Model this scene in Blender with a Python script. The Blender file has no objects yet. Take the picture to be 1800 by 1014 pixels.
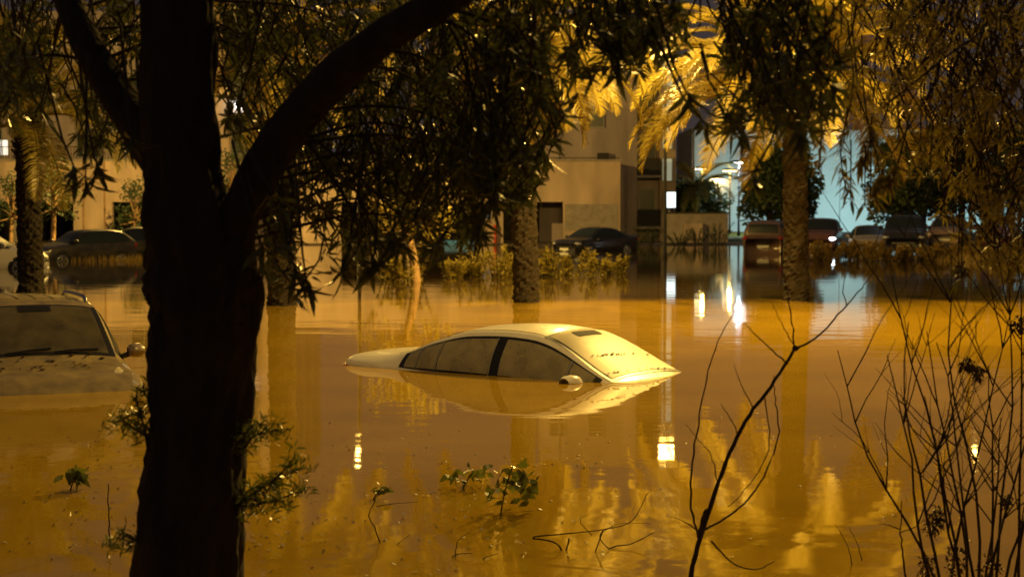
import bpy, math, random
import numpy as np
from mathutils import Vector, Matrix
R = math.radians
rnd = random.Random(7)
npr = np.random.default_rng(11)
S = bpy.context.scene
COL = S.collection

# ------------------------------------------------------------------ camera
F, HZ, H = 3000.0, 372.0, 1.875          # focal length in px of an 1800 px frame, horizon row, eye height over the water
PITCH = math.atan((507 - HZ) / F)
cam = bpy.data.cameras.new('camera'); cam_o = bpy.data.objects.new('camera', cam); COL.objects.link(cam_o)
cam.sensor_width = 36; cam.lens = F / 1800 * 36; cam.clip_start = .05; cam.clip_end = 3000
cam_o.location = (0, 0, H); cam_o.rotation_euler = (R(90) - PITCH, 0, 0)
cam.dof.use_dof = True; cam.dof.focus_distance = 13.5; cam.dof.aperture_fstop = 3.6
S.camera = cam_o
# ------------------------------------------------------------------ sky (night, town glow on low cloud) and a faint moon
w = bpy.data.worlds.new('World'); S.world = w; w.use_nodes = True
nt = w.node_tree; nt.nodes.clear()
sky = nt.nodes.new('ShaderNodeTexSky'); sky.sky_type = 'NISHITA'; sky.sun_disc = False
sky.sun_elevation = R(-4); sky.sun_rotation = R(200)
b1 = nt.nodes.new('ShaderNodeBackground'); b1.inputs[1].default_value = .1
b2 = nt.nodes.new('ShaderNodeBackground'); b2.inputs[0].default_value = (.95, .74, .70, 1); b2.inputs[1].default_value = .045
ad = nt.nodes.new('ShaderNodeAddShader'); wo = nt.nodes.new('ShaderNodeOutputWorld')
nt.links.new(sky.outputs[0], b1.inputs[0]); nt.links.new(b1.outputs[0], ad.inputs[0]); nt.links.new(b2.outputs[0], ad.inputs[1]); nt.links.new(ad.outputs[0], wo.inputs[0])
sl = bpy.data.lights.new('moon', 'SUN'); sl.energy = .01; sl.angle = R(.5); sl.color = (.8, .88, 1)
so = bpy.data.objects.new('moon', sl); COL.objects.link(so); so.rotation_euler = (R(40), 0, R(160))
S.view_settings.view_transform = 'Standard'; S.view_settings.look = 'None'; S.view_settings.exposure = 0; S.view_settings.gamma = 1
S.render.engine = 'CYCLES'
S.cycles.use_denoising = True; S.cycles.max_bounces = 8; S.cycles.transparent_max_bounces = 12
S.cycles.caustics_reflective = False; S.cycles.caustics_refractive = False
try: S.cycles.denoiser = 'OPENIMAGEDENOISE'
except Exception: pass
S.cycles.sample_clamp_indirect = 4

# ------------------------------------------------------------------ helpers
def P(px, py, D):
    dx, dy = (px - 900) / F, (507 - py) / F
    y = math.cos(PITCH) + dy * math.sin(PITCH); z = -math.sin(PITCH) + dy * math.cos(PITCH)
    return Vector((dx / y * D, D, H + z / y * D))
def Wp(px, py):
    D = F * H / (py - HZ); return Vector(((px - 900) / F * D, D, 0))

def mat(name, col, rough=.6, bump=0, bscale=8, var=0, vscale=3, spec=.5, metal=0, emit=None, estr=0, stretch=None, trans=0, detail=6):
    m = bpy.data.materials.new(name); m.use_nodes = True; n = m.node_tree; p = n.nodes['Principled BSDF']
    p.inputs['Base Color'].default_value = (*col, 1); p.inputs['Roughness'].default_value = rough
    p.inputs['Specular IOR Level'].default_value = spec; p.inputs['Metallic'].default_value = metal
    tc = n.nodes.new('ShaderNodeTexCoord'); mp = n.nodes.new('ShaderNodeMapping'); n.links.new(tc.outputs['Object'], mp.inputs[0])
    if stretch: mp.inputs['Scale'].default_value = stretch
    if var:
        t = n.nodes.new('ShaderNodeTexNoise'); t.inputs['Scale'].default_value = vscale; t.inputs['Detail'].default_value = detail; n.links.new(mp.outputs[0], t.inputs[0])
        r = n.nodes.new('ShaderNodeValToRGB'); e = r.color_ramp.elements
        e[0].position = .3; e[1].position = .7
        e[0].color = (*[c * (1 - var) for c in col], 1); e[1].color = (*[min(1, c * (1 + var)) for c in col], 1)
        n.links.new(t.outputs[0], r.inputs[0]); n.links.new(r.outputs[0], p.inputs['Base Color'])
    if bump:
        t = n.nodes.new('ShaderNodeTexNoise'); t.inputs['Scale'].default_value = bscale; t.inputs['Detail'].default_value = 5; n.links.new(mp.outputs[0], t.inputs[0])
        b = n.nodes.new('ShaderNodeBump'); b.inputs['Strength'].default_value = bump; b.inputs['Distance'].default_value = .03
        n.links.new(t.outputs[0], b.inputs['Height']); n.links.new(b.outputs[0], p.inputs['Normal'])
    if emit: p.inputs['Emission Color'].default_value = (*emit, 1); p.inputs['Emission Strength'].default_value = estr
    if trans:
        tr = n.nodes.new('ShaderNodeBsdfTranslucent'); tr.inputs[0].default_value = (*[min(1, c * 1.6) for c in col], 1)
        mx = n.nodes.new('ShaderNodeMixShader'); mx.inputs[0].default_value = trans; o = n.nodes['Material Output']
        n.links.new(p.outputs[0], mx.inputs[1]); n.links.new(tr.outputs[0], mx.inputs[2]); n.links.new(mx.outputs[0], o.inputs[0])
    return m

class MB:
    def __init__(s): s.v = []; s.f = []
    def box(s, x0, x1, y0, y1, z0, z1):
        b = len(s.v); s.v += [(x, y, z) for z in (z0, z1) for y in (y0, y1) for x in (x0, x1)]
        s.f += [tuple(b + i for i in q) for q in ((0, 2, 3, 1), (4, 5, 7, 6), (0, 1, 5, 4), (2, 6, 7, 3), (0, 4, 6, 2), (1, 3, 7, 5))]; return s
    def tube(s, pts, rad, n=6, wob=0):
        pts = [Vector(p) for p in pts]; b = len(s.v); k = len(pts)
        if not hasattr(rad, '__len__'): rad = [rad] * k
        up = Vector((.31, .17, .93))
        for i, p in enumerate(pts):
            t = (pts[min(i + 1, k - 1)] - pts[max(i - 1, 0)]).normalized()
            a = t.cross(up)
            if a.length < .05: a = t.cross(Vector((1, 0, 0)))
            a.normalize(); c = t.cross(a)
            for j in range(n):
                an = 2 * math.pi * j / n; rr = rad[i] * (1 + (rnd.uniform(-wob, wob) if wob else 0))
                s.v.append(tuple(p + a * (math.cos(an) * rr) + c * (math.sin(an) * rr)))
        for i in range(k - 1):
            for j in range(n):
                q = b + i * n + j; q2 = b + i * n + (j + 1) % n; s.f.append((q, q2, q2 + n, q + n))
        s.f.append(tuple(b + j for j in range(n))[::-1]); s.f.append(tuple(b + (k - 1) * n + j for j in range(n))); return s
    def grid(s, rows, flip=False):
        b = len(s.v); m = len(rows[0])
        for r in rows: s.v += [tuple(p) for p in r]
        for i in range(len(rows) - 1):
            for j in range(m - 1):
                q = b + i * m + j; f = (q, q + 1, q + m + 1, q + m); s.f.append(f[::-1] if flip else f)
        return s
    def disc(s, c, r, ax='y', n=20, h=.02):
        c = Vector(c); d = {'x': Vector((1, 0, 0)), 'y': Vector((0, 1, 0)), 'z': Vector((0, 0, 1))}[ax] * h
        return s.tube([c - d, c - d * .5, c + d * .5, c + d], [r * .94, r, r, r * .94], n)
    def ell(s, c, rx, ry, rz, n=10, m=7):
        c = Vector(c)
        return s.grid([[c + Vector((rx * math.cos(2 * math.pi * j / n) * math.sin(math.pi * i / m), ry * math.sin(2 * math.pi * j / n) * math.sin(math.pi * i / m), -rz * math.cos(math.pi * i / m))) for j in range(n + 1)] for i in range(m + 1)])
    def build(s, name, m, parent=None, smooth=False, bevel=0):
        me = bpy.data.meshes.new(name); me.from_pydata(s.v, [], s.f); me.update()
        if smooth: me.polygons.foreach_set('use_smooth', [True] * len(me.polygons))
        o = bpy.data.objects.new(name, me); COL.objects.link(o); me.materials.append(m)
        if parent: o.parent = parent
        if bevel:
            bm = o.modifiers.new('bevel', 'BEVEL'); bm.width = bevel; bm.segments = 2; bm.limit_method = 'ANGLE'
        return o
def box(*a): return MB().box(*a)
def tag(o, label, cat, group=None):
    o['label'] = label; o['category'] = cat
    if group: o['group'] = group
    return o
def thing(name, label, cat, loc=(0, 0, 0), rz=0, group=None):
    o = bpy.data.objects.new(name, None); COL.objects.link(o); o.location = loc; o.rotation_euler = (0, 0, rz); o.empty_display_size = .2
    return tag(o, label, cat, group)
def kind(o, k): o['kind'] = k; return o
def cr(pts, n):                                # smooth curve through points
    pts = [Vector(p) for p in pts]; out = []
    for i in range(len(pts) - 1):
        p0, p1, p2, p3 = pts[max(i - 1, 0)], pts[i], pts[i + 1], pts[min(i + 2, len(pts) - 1)]
        for k in range(n):
            t = k / n; out.append(.5 * (2 * p1 + (p2 - p0) * t + (2 * p0 - 5 * p1 + 4 * p2 - p3) * t * t + (3 * p1 - p0 - 3 * p2 + p3) * t ** 3))
    return out + [pts[-1]]
def lerp(a, b, t): return a + (b - a) * t

# leaves: many small lance-shaped blades, each with a bent midrib
def leaf_mesh(base, d, ln, wd, nrm):
    base, d, nrm = (np.asarray(a, float) for a in (base, d, nrm)); ln = np.asarray(ln)[:, None]; wd = np.asarray(wd)[:, None]
    d = d / np.linalg.norm(d, axis=1, keepdims=True); sd = np.cross(d, nrm); sd /= np.linalg.norm(sd, axis=1, keepdims=True) + 1e-9
    up = np.cross(sd, d); g = np.array([[0, 0, -1.]])
    v = np.stack([base, base + d * ln * .35 + sd * wd * .5 + up * wd * .18, base + d * ln * .35 - sd * wd * .5 + up * wd * .18,
                  base + d * ln * .7 + sd * wd * .38 + g * ln * .06, base + d * ln * .7 - sd * wd * .38 + g * ln * .06, base + d * ln + g * ln * .18], 1)
    n = len(base); idx = np.arange(n)[:, None] * 6
    quads = np.concatenate([idx + np.array([[0, 1, 2, 2]])[:, :3].repeat(1, 0) * 1], 0)
    t1 = idx + np.array([[0, 2, 1]]); q = idx + np.array([[1, 2, 4, 3]]); t2 = idx + np.array([[3, 4, 5]])
    return v.reshape(-1, 3), [tuple(a) for a in t1.tolist()] + [tuple(a) for a in q.tolist()] + [tuple(a) for a in t2.tolist()]
def leaves_obj(name, arr, m, parent=None):
    v, f = leaf_mesh(*arr); mb = MB(); mb.v = v.tolist(); mb.f = f; return mb.build(name, m, parent)
def whorls(tips, dirs, nleaf, ln, spread=(.5, 1.25)):
    B, D_, L, Wd, N = [], [], [], [], []
    for t, d in zip(tips, dirs):
        d = d.normalized(); a = d.orthogonal().normalized(); c = d.cross(a); k = rnd.randint(*nleaf); ph = rnd.uniform(0, 6.3)
        for i in range(k):
            an = ph + i * 2.4; sp = rnd.uniform(*spread); rad = a * math.cos(an) + c * math.sin(an)
            dd = d * math.cos(sp) + rad * math.sin(sp); l = rnd.uniform(*ln)
            B.append(t - d * rnd.uniform(0, .06)); D_.append(dd); L.append(l); Wd.append(l * rnd.uniform(.12, .2)); N.append(d + Vector((rnd.uniform(-.4, .4), rnd.uniform(-.4, .4), rnd.uniform(-.4, .4))))
    return B, D_, L, Wd, N

# ------------------------------------------------------------------ materials
SOD = (1.0, .61, .12)
M = dict(
 wall=mat('beige_render', (.46, .35, .27), .85, .15, 12, .28, .5, stretch=(1.6, 1, .45)), wall2=mat('mauve_render', (.29, .24, .245), .85, .15, 12, .28, .5, stretch=(1.6, 1, .45)),
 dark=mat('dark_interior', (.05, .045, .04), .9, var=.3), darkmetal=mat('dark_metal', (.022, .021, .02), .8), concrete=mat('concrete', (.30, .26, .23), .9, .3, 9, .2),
 glass_dark=mat('dark_window_glass', (.02, .028, .035), .3, spec=.3), frame=mat('window_frame', (.25, .25, .26), .5),
 litwin=mat('lit_window', (.8, .8, .75), .4, emit=(1, .93, .80), estr=1.1), litpale=mat('pale_stair_glass', (.5, .55, .5), .3, emit=(.75, .9, .7), estr=.22),
 sign=mat('lit_sign_face', (.8, .85, .9), .4, emit=(.72, .93, 1), estr=1.6),
 bark=mat('bark', (.038, .026, .017), .95, 1.0, 26, .45, 9, stretch=(1, 1, .22)), twig=mat('twig_bark', (.045, .032, .022), .9, .4, 40, .3, 20),
 palmbark=mat('palm_bark', (.024, .017, .011), .95, 1, 25, .4, 8), palebark=mat('pale_bark', (.35, .22, .11), .85, .4, 15, .3, 6),
 leaf=mat('dark_leaf', (.075, .085, .025), .30, var=.45, vscale=2, trans=.3), leaf2=mat('fine_leaf', (.18, .145, .03), .34, var=.5, vscale=2, trans=.42),
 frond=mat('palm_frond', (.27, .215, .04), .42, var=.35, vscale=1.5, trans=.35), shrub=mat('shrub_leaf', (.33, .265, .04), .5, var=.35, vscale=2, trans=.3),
 fartree=mat('far_foliage', (.05, .075, .03), .6, var=.4, vscale=.8, trans=.2), fresh=mat('fresh_leaf', (.13, .15, .025), .35, var=.3, vscale=9, trans=.35), litter=mat('leaf_litter', (.10, .06, .025), .5, var=.6, vscale=12),
 rubber=mat('rubber', (.02, .02, .02), .7), trim=mat('black_trim', (.012, .012, .012), .35), chrome=mat('chrome', (.6, .6, .58), .2, metal=1), rim=mat('alloy_rim', (.45, .45, .46), .3, metal=.8),
 headlamp=mat('headlamp_glass', (.6, .6, .62), .12), tail=mat('tail_lamp', (.25, .012, .01), .2), plate=mat('number_plate', (.7, .68, .6), .5), onlamp=mat('headlamp_on', (.9, .9, .9), .3, emit=(.8, .93, 1), estr=25),
 cloth=mat('white_cloth', (.75, .74, .70), .85, .3, 20), skin=mat('skin', (.28, .17, .11), .6), hair=mat('dark_hair', (.015, .012, .01), .7), pants=mat('trousers', (.04, .04, .06), .8),
 steel=mat('galvanised_steel', (.35, .35, .35), .45, metal=.7), sodlens=mat('sodium_lens', (.9, .7, .4), .3, emit=(1, .72, .30), estr=26), dimlens=mat('shaded_sodium_lens', (.9, .7, .4), .3, emit=(1, .74, .32), estr=2), whitelens=mat('white_lens', (.9, .9, .9), .3, emit=(.85, .95, 1), estr=40),
 grass=mat('grass_blades', (.30, .20, .04), .6, var=.4, vscale=2), lawn=mat('lawn', (.06, .16, .04), .8, var=.3), pale=mat('pale_backdrop', (.62, .66, .68), .7, var=.06, vscale=.3),
 blue=mat('blue_enamel', (.03, .08, .38), .35), red=mat('red_paint', (.5, .06, .02), .45), whitep=mat('white_paint', (.75, .75, .72), .45), bluecrate=mat('blue_plastic', (.03, .18, .6), .4),
)
# car glass: see-through film of silt over a reflecting pane
def glass(name, silt, col):
    m = bpy.data.materials.new(name); m.use_nodes = True; n = m.node_tree; n.nodes.remove(n.nodes['Principled BSDF']); o = n.nodes['Material Output']
    tr = n.nodes.new('ShaderNodeBsdfTransparent'); tr.inputs[0].default_value = (.85, .87, .85, 1)
    df = n.nodes.new('ShaderNodeBsdfDiffuse'); gl = n.nodes.new('ShaderNodeBsdfGlossy'); gl.inputs['Roughness'].default_value = .38 if silt > .8 else .06
    tc = n.nodes.new('ShaderNodeTexCoord'); t = n.nodes.new('ShaderNodeTexNoise'); t.inputs['Scale'].default_value = 5; t.inputs['Detail'].default_value = 9; n.links.new(tc.outputs['Object'], t.inputs[0])
    r = n.nodes.new('ShaderNodeMapRange'); r.inputs[1].default_value = .3; r.inputs[2].default_value = .75; r.inputs[3].default_value = max(0, silt - .15); r.inputs[4].default_value = min(1, silt + .12); n.links.new(t.outputs[0], r.inputs[0])
    df.inputs[0].default_value = (*col, 1)
    m1 = n.nodes.new('ShaderNodeMixShader'); n.links.new(r.outputs[0], m1.inputs[0]); n.links.new(tr.outputs[0], m1.inputs[1]); n.links.new(df.outputs[0], m1.inputs[2])
    fr = n.nodes.new('ShaderNodeFresnel'); fr.inputs[0].default_value = 1.15 if silt > .8 else 1.45
    m2 = n.nodes.new('ShaderNodeMixShader'); n.links.new(fr.outputs[0], m2.inputs[0]); n.links.new(m1.outputs[0], m2.inputs[1]); n.links.new(gl.outputs[0], m2.inputs[2]); n.links.new(m2.outputs[0], o.inputs[0]); return m
M['silt_screen'] = glass('silted_windscreen', .84, (.35, .305, .215)); M['fog_glass'] = glass('misted_side_glass', .45, (.58, .52, .36)); M['suv_glass'] = glass('muddy_windscreen', .35, (.26, .22, .14))
def paint(name, col, dirt=.3, dcol=(.30, .22, .11), rough=.28, lo=.42, hi=.68):
    m = mat(name, col, rough, spec=.5); n = m.node_tree; p = n.nodes['Principled BSDF']; p.inputs['Coat Weight'].default_value = .4; p.inputs['Coat Roughness'].default_value = .12
    tc = n.nodes.new('ShaderNodeTexCoord'); t = n.nodes.new('ShaderNodeTexNoise'); t.inputs['Scale'].default_value = 3.5; t.inputs['Detail'].default_value = 10; t.inputs['Roughness'].default_value = .65; n.links.new(tc.outputs['Object'], t.inputs[0])
    r = n.nodes.new('ShaderNodeMapRange'); r.inputs[1].default_value = lo; r.inputs[2].default_value = hi; r.inputs[4].default_value = dirt; n.links.new(t.outputs[0], r.inputs[0])
    mx = n.nodes.new('ShaderNodeMix'); mx.data_type = 'RGBA'; mx.inputs[6].default_value = (*col, 1); mx.inputs[7].default_value = (*dcol, 1); n.links.new(r.outputs[0], mx.inputs[0]); n.links.new(mx.outputs[2], p.inputs['Base Color'])
    rr = n.nodes.new('ShaderNodeMapRange'); rr.inputs[3].default_value = rough; rr.inputs[4].default_value = .75; n.links.new(r.outputs[0], rr.inputs[0]); n.links.new(rr.outputs[0], p.inputs['Roughness']); return m

# ------------------------------------------------------------------ ground, flood water
def gz(x, y):
    def ss(a, b, t): t = max(0, min(1, (t - a) / (b - a))); return t * t * (3 - 2 * t)
    z = lerp(.28, -.95, ss(3.0, 8.2, y)); z = lerp(z, -.22, ss(44, 62, y))
    z = lerp(z, .14, ss(15.5, 19, x - (y - 70) * .08) * ss(60, 64, y)); z = lerp(z, .1, ss(92, 97, y)); return z
ys = [-40, -10, 0] + [2 + .6 * i for i in range(12)] + [10, 14, 20, 30, 36, 40] + [44 + 2 * i for i in range(30)] + [110, 150, 250, 600, 1500]
xs = [-900, -300, -100, -50, -30] + [-20 + 2 * i for i in range(30)] + [45, 60, 100, 300, 900]
ground = MB().grid([[(x, y, gz(x, y) + rnd.uniform(-.015, .015)) for x in xs] for y in ys]).build('ground', mat('mud_and_asphalt', (.07, .055, .04), .9, .5, 5, .4, .8), smooth=True)
kind(ground, 'structure')
def water_mat():
    m = bpy.data.materials.new('muddy_flood_water'); m.use_nodes = True; n = m.node_tree; p = n.nodes['Principled BSDF']
    p.inputs['IOR'].default_value = 1.33; p.inputs['Roughness'].default_value = .03
    tc = n.nodes.new('ShaderNodeTexCoord'); sx = n.nodes.new('ShaderNodeSeparateXYZ'); n.links.new(tc.outputs['Object'], sx.inputs[0])
    # shadow edge painted into the colour: bright near water, shaded water beyond the palm kerb (y = 35.6)
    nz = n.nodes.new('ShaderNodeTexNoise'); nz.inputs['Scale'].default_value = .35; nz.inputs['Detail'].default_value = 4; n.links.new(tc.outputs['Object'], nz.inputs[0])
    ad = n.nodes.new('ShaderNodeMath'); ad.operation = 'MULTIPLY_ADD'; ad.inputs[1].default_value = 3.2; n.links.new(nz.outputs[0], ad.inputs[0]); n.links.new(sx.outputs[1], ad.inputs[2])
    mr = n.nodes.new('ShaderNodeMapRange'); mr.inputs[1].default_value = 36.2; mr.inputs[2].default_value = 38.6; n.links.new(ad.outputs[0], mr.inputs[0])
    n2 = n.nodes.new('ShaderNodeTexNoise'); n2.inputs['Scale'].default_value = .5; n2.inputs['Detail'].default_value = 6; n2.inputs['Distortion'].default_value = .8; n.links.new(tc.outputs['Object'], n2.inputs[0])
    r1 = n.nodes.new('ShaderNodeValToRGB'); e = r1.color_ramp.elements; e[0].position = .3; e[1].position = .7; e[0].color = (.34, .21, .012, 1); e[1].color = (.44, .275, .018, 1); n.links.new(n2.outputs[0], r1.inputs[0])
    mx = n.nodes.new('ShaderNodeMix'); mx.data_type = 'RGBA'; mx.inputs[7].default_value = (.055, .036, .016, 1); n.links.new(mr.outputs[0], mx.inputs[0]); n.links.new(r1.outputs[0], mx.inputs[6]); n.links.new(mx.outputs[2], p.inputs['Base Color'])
    mp = n.nodes.new('ShaderNodeMapping'); mp.inputs['Scale'].default_value = (.55, 1, 1); n.links.new(tc.outputs['Object'], mp.inputs[0])
    h1 = n.nodes.new('ShaderNodeTexNoise'); h1.inputs['Scale'].default_value = 1.1; h1.inputs['Detail'].default_value = 2; n.links.new(mp.outputs[0], h1.inputs[0])
    h2 = n.nodes.new('ShaderNodeTexNoise'); h2.inputs['Scale'].default_value = 6; h2.inputs['Detail'].default_value = 2; n.links.new(mp.outputs[0], h2.inputs[0])
    h3 = n.nodes.new('ShaderNodeMath'); h3.operation = 'MULTIPLY_ADD'; h3.inputs[1].default_value = .09; n.links.new(h2.outputs[0], h3.inputs[0]); n.links.new(h1.outputs[0], h3.inputs[2])
    b = n.nodes.new('ShaderNodeBump'); b.inputs['Strength'].default_value = 1; b.inputs['Distance'].default_value = .0042; n.links.new(h3.outputs[0], b.inputs['Height']); n.links.new(b.outputs[0], p.inputs['Normal'])
    return m
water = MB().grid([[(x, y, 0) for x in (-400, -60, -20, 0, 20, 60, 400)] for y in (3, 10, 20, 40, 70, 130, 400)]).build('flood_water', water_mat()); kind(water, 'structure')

# ------------------------------------------------------------------ street lamps
def street_lamp(x, y, h, arm, label, watts, col=SOD, lens='sodlens', head=(.75, .28), group='street lamps', zb=None, radius=.12):
    t = thing('street_lamp', label, 'street lamp', (x, y, gz(x, y) if zb is None else zb), 0, group); z0 = t.location.z; hh = h - z0
    MB().tube([(0, 0, 0), (0, 0, .4), (0, 0, .42), (0, 0, hh)], [.11, .11, .085, .05], 10).build('post', M['darkmetal'], t, True)
    ax, ay = arm; L = max(.01, math.hypot(ax, ay))
    if L > .1: MB().tube(cr([(0, 0, hh - .1), (ax * .4, ay * .4, hh + .25), (ax, ay, hh + .2)], 6), .035, 8).build('arm', M['steel'], t, True)
    else: MB().tube([(0, 0, hh - .05), (0, 0, hh + .2)], .05, 8).build('arm', M['steel'], t, True)
    a, b = head
    MB().grid([[(ax + a * .5 * cx * s, ay + b * .5 * cy * s, hh + zz) for cx, cy in ((-1, -1), (1, -1), (1, 1), (-1, 1), (-1, -1))] for s, zz in ((1, .1), (1, .17), (.8, .27), (.01, .28))]).build('lamp_head', M['darkmetal'], t)
    box(ax - a * .46, ax + a * .46, ay - b * .44, ay + b * .44, hh + .10, hh + .13).build('lens', M[lens], t)
    if watts:
        l = bpy.data.lights.new('lamp_light', 'POINT'); l.energy = watts; l.color = col; l.shadow_soft_size = radius
        lo = bpy.data.objects.new('lamp_light', l); COL.objects.link(lo); lo.parent = t; lo.location = (ax, ay, hh + .0)
    return t
street_lamp(9.9, 29.0, 8.4, (-4.2, 0), 'tall sodium street lamp reaching over the water beside the stout palm', 11500)
street_lamp(5.6, 15.5, 9.3, (-3.4, 0), 'tall sodium street lamp reaching over the near water before the sedan', 1700)
street_lamp(.45, 39.3, 8.1, (1.8, 1.6), 'sodium street lamp standing behind the rough palm before the garage bays', 9500)
for px, lab, wt in ((330, 'sodium street lamp behind the big dark tree trunk', 17000), (630, 'sodium street lamp hidden behind the hanging leaves', 20), (1170, 'sodium street lamp behind the bright palm fronds', 350), (1710, 'sodium street lamp behind the fine leaved tree by the parked cars', 20)):
    LD = 80 if px == 330 else 70; p = P(px, 104, LD); street_lamp(p.x, LD, p.z - .2, (0, -1.0), lab, wt, lens='dimlens', radius=.3 if px == 1170 else .1, head=(.75, .28) if px == 1170 else (.34, .16))

# ------------------------------------------------------------------ buildings
def win(parent, x0, x1, z0, z1, y, glass='glass_dark', mull=1):
    f = MB()
    for a in (box(x0 - .06, x1 + .06, y - .05, y + .1, z0 - .06, z0), box(x0 - .06, x1 + .06, y - .05, y + .1, z1, z1 + .06), box(x0 - .06, x0, y - .05, y + .1, z0, z1), box(x1, x1 + .06, y - .05, y + .1, z0, z1)):
        b = len(f.v); f.v += a.v; f.f += [tuple(b + i for i in q) for q in a.f]
    for k in range(1, mull + 1):
        xm = lerp(x0, x1, k / (mull + 1)); f.box(xm - .03, xm + .03, y - .04, y + .08, z0 + .002, z1 - .002)
    fr = f.build('window', M['frame'], parent)
    for k in range(mull + 1):
        a, b = lerp(x0, x1, k / (mull + 1)), lerp(x0, x1, (k + 1) / (mull + 1)); box(a + .035, b - .035, y, y + .03, z0 + .003, z1 - .003).build('pane', M[glass], fr)
    return fr
def railing(parent, x0, x1, y, z, h=1.0, step=.14):
    r = MB().box(x0, x1, y - .03, y + .03, z + h - .05, z + h).build('railing', M['darkmetal'], parent); b = MB(); k = int((x1 - x0) / step)
    for i in range(k + 1): xx = lerp(x0 + .02, x1 - .02, i / k); b.box(xx - .012, xx + .012, y - .012, y + .012, z, z + h - .05)
    b.build('bars', M['darkmetal'], r); return r
FY = 97.0
pod = thing('parking_podium', 'long beige parking podium with dark open bays at water level', 'building', (0, FY, 0))
ops = [(-33, -24.9), (-22.7, -16), (-9.7, -6.5), (-5.8, -1.8), (-.5, 2.9)]
MB().box(-36, 6.15, 0, .4, 2.42, 4.72).build('wall', M['wall'], pod)
ed = [-36] + [v for o in ops for v in o] + [6.15]
for i in range(0, len(ed), 2): box(ed[i], ed[i + 1], .002, .42, -.6, 2.418).build('pier', M['wall'], pod)
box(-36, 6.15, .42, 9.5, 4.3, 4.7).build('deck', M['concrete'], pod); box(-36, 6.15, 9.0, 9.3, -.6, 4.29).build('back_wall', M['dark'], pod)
box(-36.3, 6.25, -.08, .48, 4.722, 4.82).build('coping', M['concrete'], pod)
for x in (-29, -19.5, -8.1): box(x - .25, x + .25, 3, 3.5, -.6, 4.29).build('pillar', M['concrete'], pod)
for x0, x1 in ((-22.3, -21.7), (-21.25, -20.6), (-20.2, -19.7)): box(x0, x1, 8.9, 8.98, 1.05, 1.8).build('lit_window', M['litwin'], pod)
for x in (-24.3, -23.1): MB().tube([(x, -.06, -.4), (x, -.06, 4.7)], .05, 6).build('drainpipe', M['palebark'], pod)
MB().box(3.0, 6.0, -.02, 0.0, .8, 2.3).build('roller_shutter', M['concrete'], pod)
railing(pod, -36, -21, .2, 4.82, .75, .16)
railing(pod, 2.0, 6.1, .2, 4.82, .12, .5)
# upper blocks
lb = thing('apartment_block', 'dim apartment block with blue dark windows above the podium terrace', 'building', (0, 0, 0))
box(-40, -19.5, 104, 114, 4.71, 14).build('wall', M['wall2'], lb)
for i, x in enumerate((-38.5, -35.5, -32.5, -29.7, -26.4, -23.2)):
    for z in (5.2, 8.4, 11.4): win(lb, x, x + 1.5, z, z + 1.7, 103.93, 'glass_dark')
win(lb, -31.2, -30.6, 5.3, 6.2, 103.93, 'litwin', 0)
mbk = thing('apartment_block', 'tall orange lit apartment block rising behind the dark trunk', 'building', (0, 0, 0))
box(-19.4, -12.6, 98.2, 112, 4.83, 14).build('wall', M['wall'], mbk)
for x in (-18.6, -16.0):
    for z in (5.15, 8.3, 11.4):
        win(mbk, x, x + 1.35, z + .1, z + 2.3, 98.13, 'glass_dark'); box(x - .1, x + 1.5, 97.45, 98.1, z - .12, z).build('balcony_slab', M['concrete'], mbk); railing(mbk, x - .1, x + 1.5, 97.5, z, .95, .12)
MB().ell((-15.6, 98.0, 8.05), .22, .14, .3).build('wall_lamp', M['whitelens'], mbk, True)
rb = thing('apartment_block', 'mauve grey apartment block with stacked dark balconies on its corner', 'building', (0, 0, 0))
box(1.6, 7.35, 100.5, 114, -.3, 13).build('wall', M['wall2'], rb)
for x, z, w_, h_ in ((4.5, 6.85, .85, 1.1), (4.5, 10, .85, 1.1), (2.2, 10, .85, 1.1)): win(rb, x, x + w_, z, z + h_, 100.43, mull=0)
box(5.0, 5.65, 100.05, 100.48, 4.85, 5.3).build('air_conditioner', M['darkmetal'], rb)
MB().tube([(2.75, 100.42, 4.8), (2.75, 100.42, 12.9)], .05, 6).build('drainpipe', M['frame'], rb)
box(7.36, 8.75, 102, 114, -.3, 13).build('balcony_back', M['wall2'], rb)
for z in (1.0, 4.0, 7.0, 10.0):
    box(7.36, 8.74, 100.3, 101.99, z - .15, z).build('balcony_slab', M['concrete'], rb); box(7.36, 8.74, 100.3, 100.36, z + .001, z + 1.0).build('balustrade', M['darkmetal'], rb); win(rb, 7.6, 8.5, z + .1, z + 2.2, 101.93, mull=0)
box(8.76, 9.7, 101.4, 114, -.3, 13).build('stair_tower', M['wall'], rb)
for z in (3.7, 5.6, 7.4, 9.3): win(rb, 8.9, 9.5, z, z + 1.3, 101.33, 'litpale', 0)
lw = thing('garden_wall', 'low dark garden wall with a pale gate pier beside the block', 'wall', (0, 0, 0))
box(8.9, 12.4, 98.0, 98.3, -.3, 1.75).build('wall', M['concrete'], lw); box(9.9, 10.9, 97.7, 98.35, -.3, 1.2).build('pier', M['wall'], lw); box(8.85, 12.45, 97.95, 98.36, 1.752, 1.84).build('coping', M['dark'], lw)
sg = thing('light_box_sign', 'small blank glowing white sign panel on a pole by the mauve block', 'sign', (9.12, 98.8, 0))
box(-.34, .34, 0, .12, 2.1, 3.0).build('panel', M['sign'], sg); box(-.38, .38, .02, .14, 2.05, 3.05).build('frame', M['darkmetal'], sg); MB().tube([(0, .2, -.3), (0, .2, 3)], .04, 8).build('pole', M['steel'], sg)
ns = thing('round_sign', 'round blue sign fixed to the pier between garage bays', 'sign', (-1.45, FY - .06, 1.7))
MB().disc((0, 0, 0), .25, 'y', 24, .02).build('disc', M['blue'], ns); MB().disc((0, .03, 0), .28, 'y', 24, .015).build('rim', M['whitep'], ns)
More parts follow.
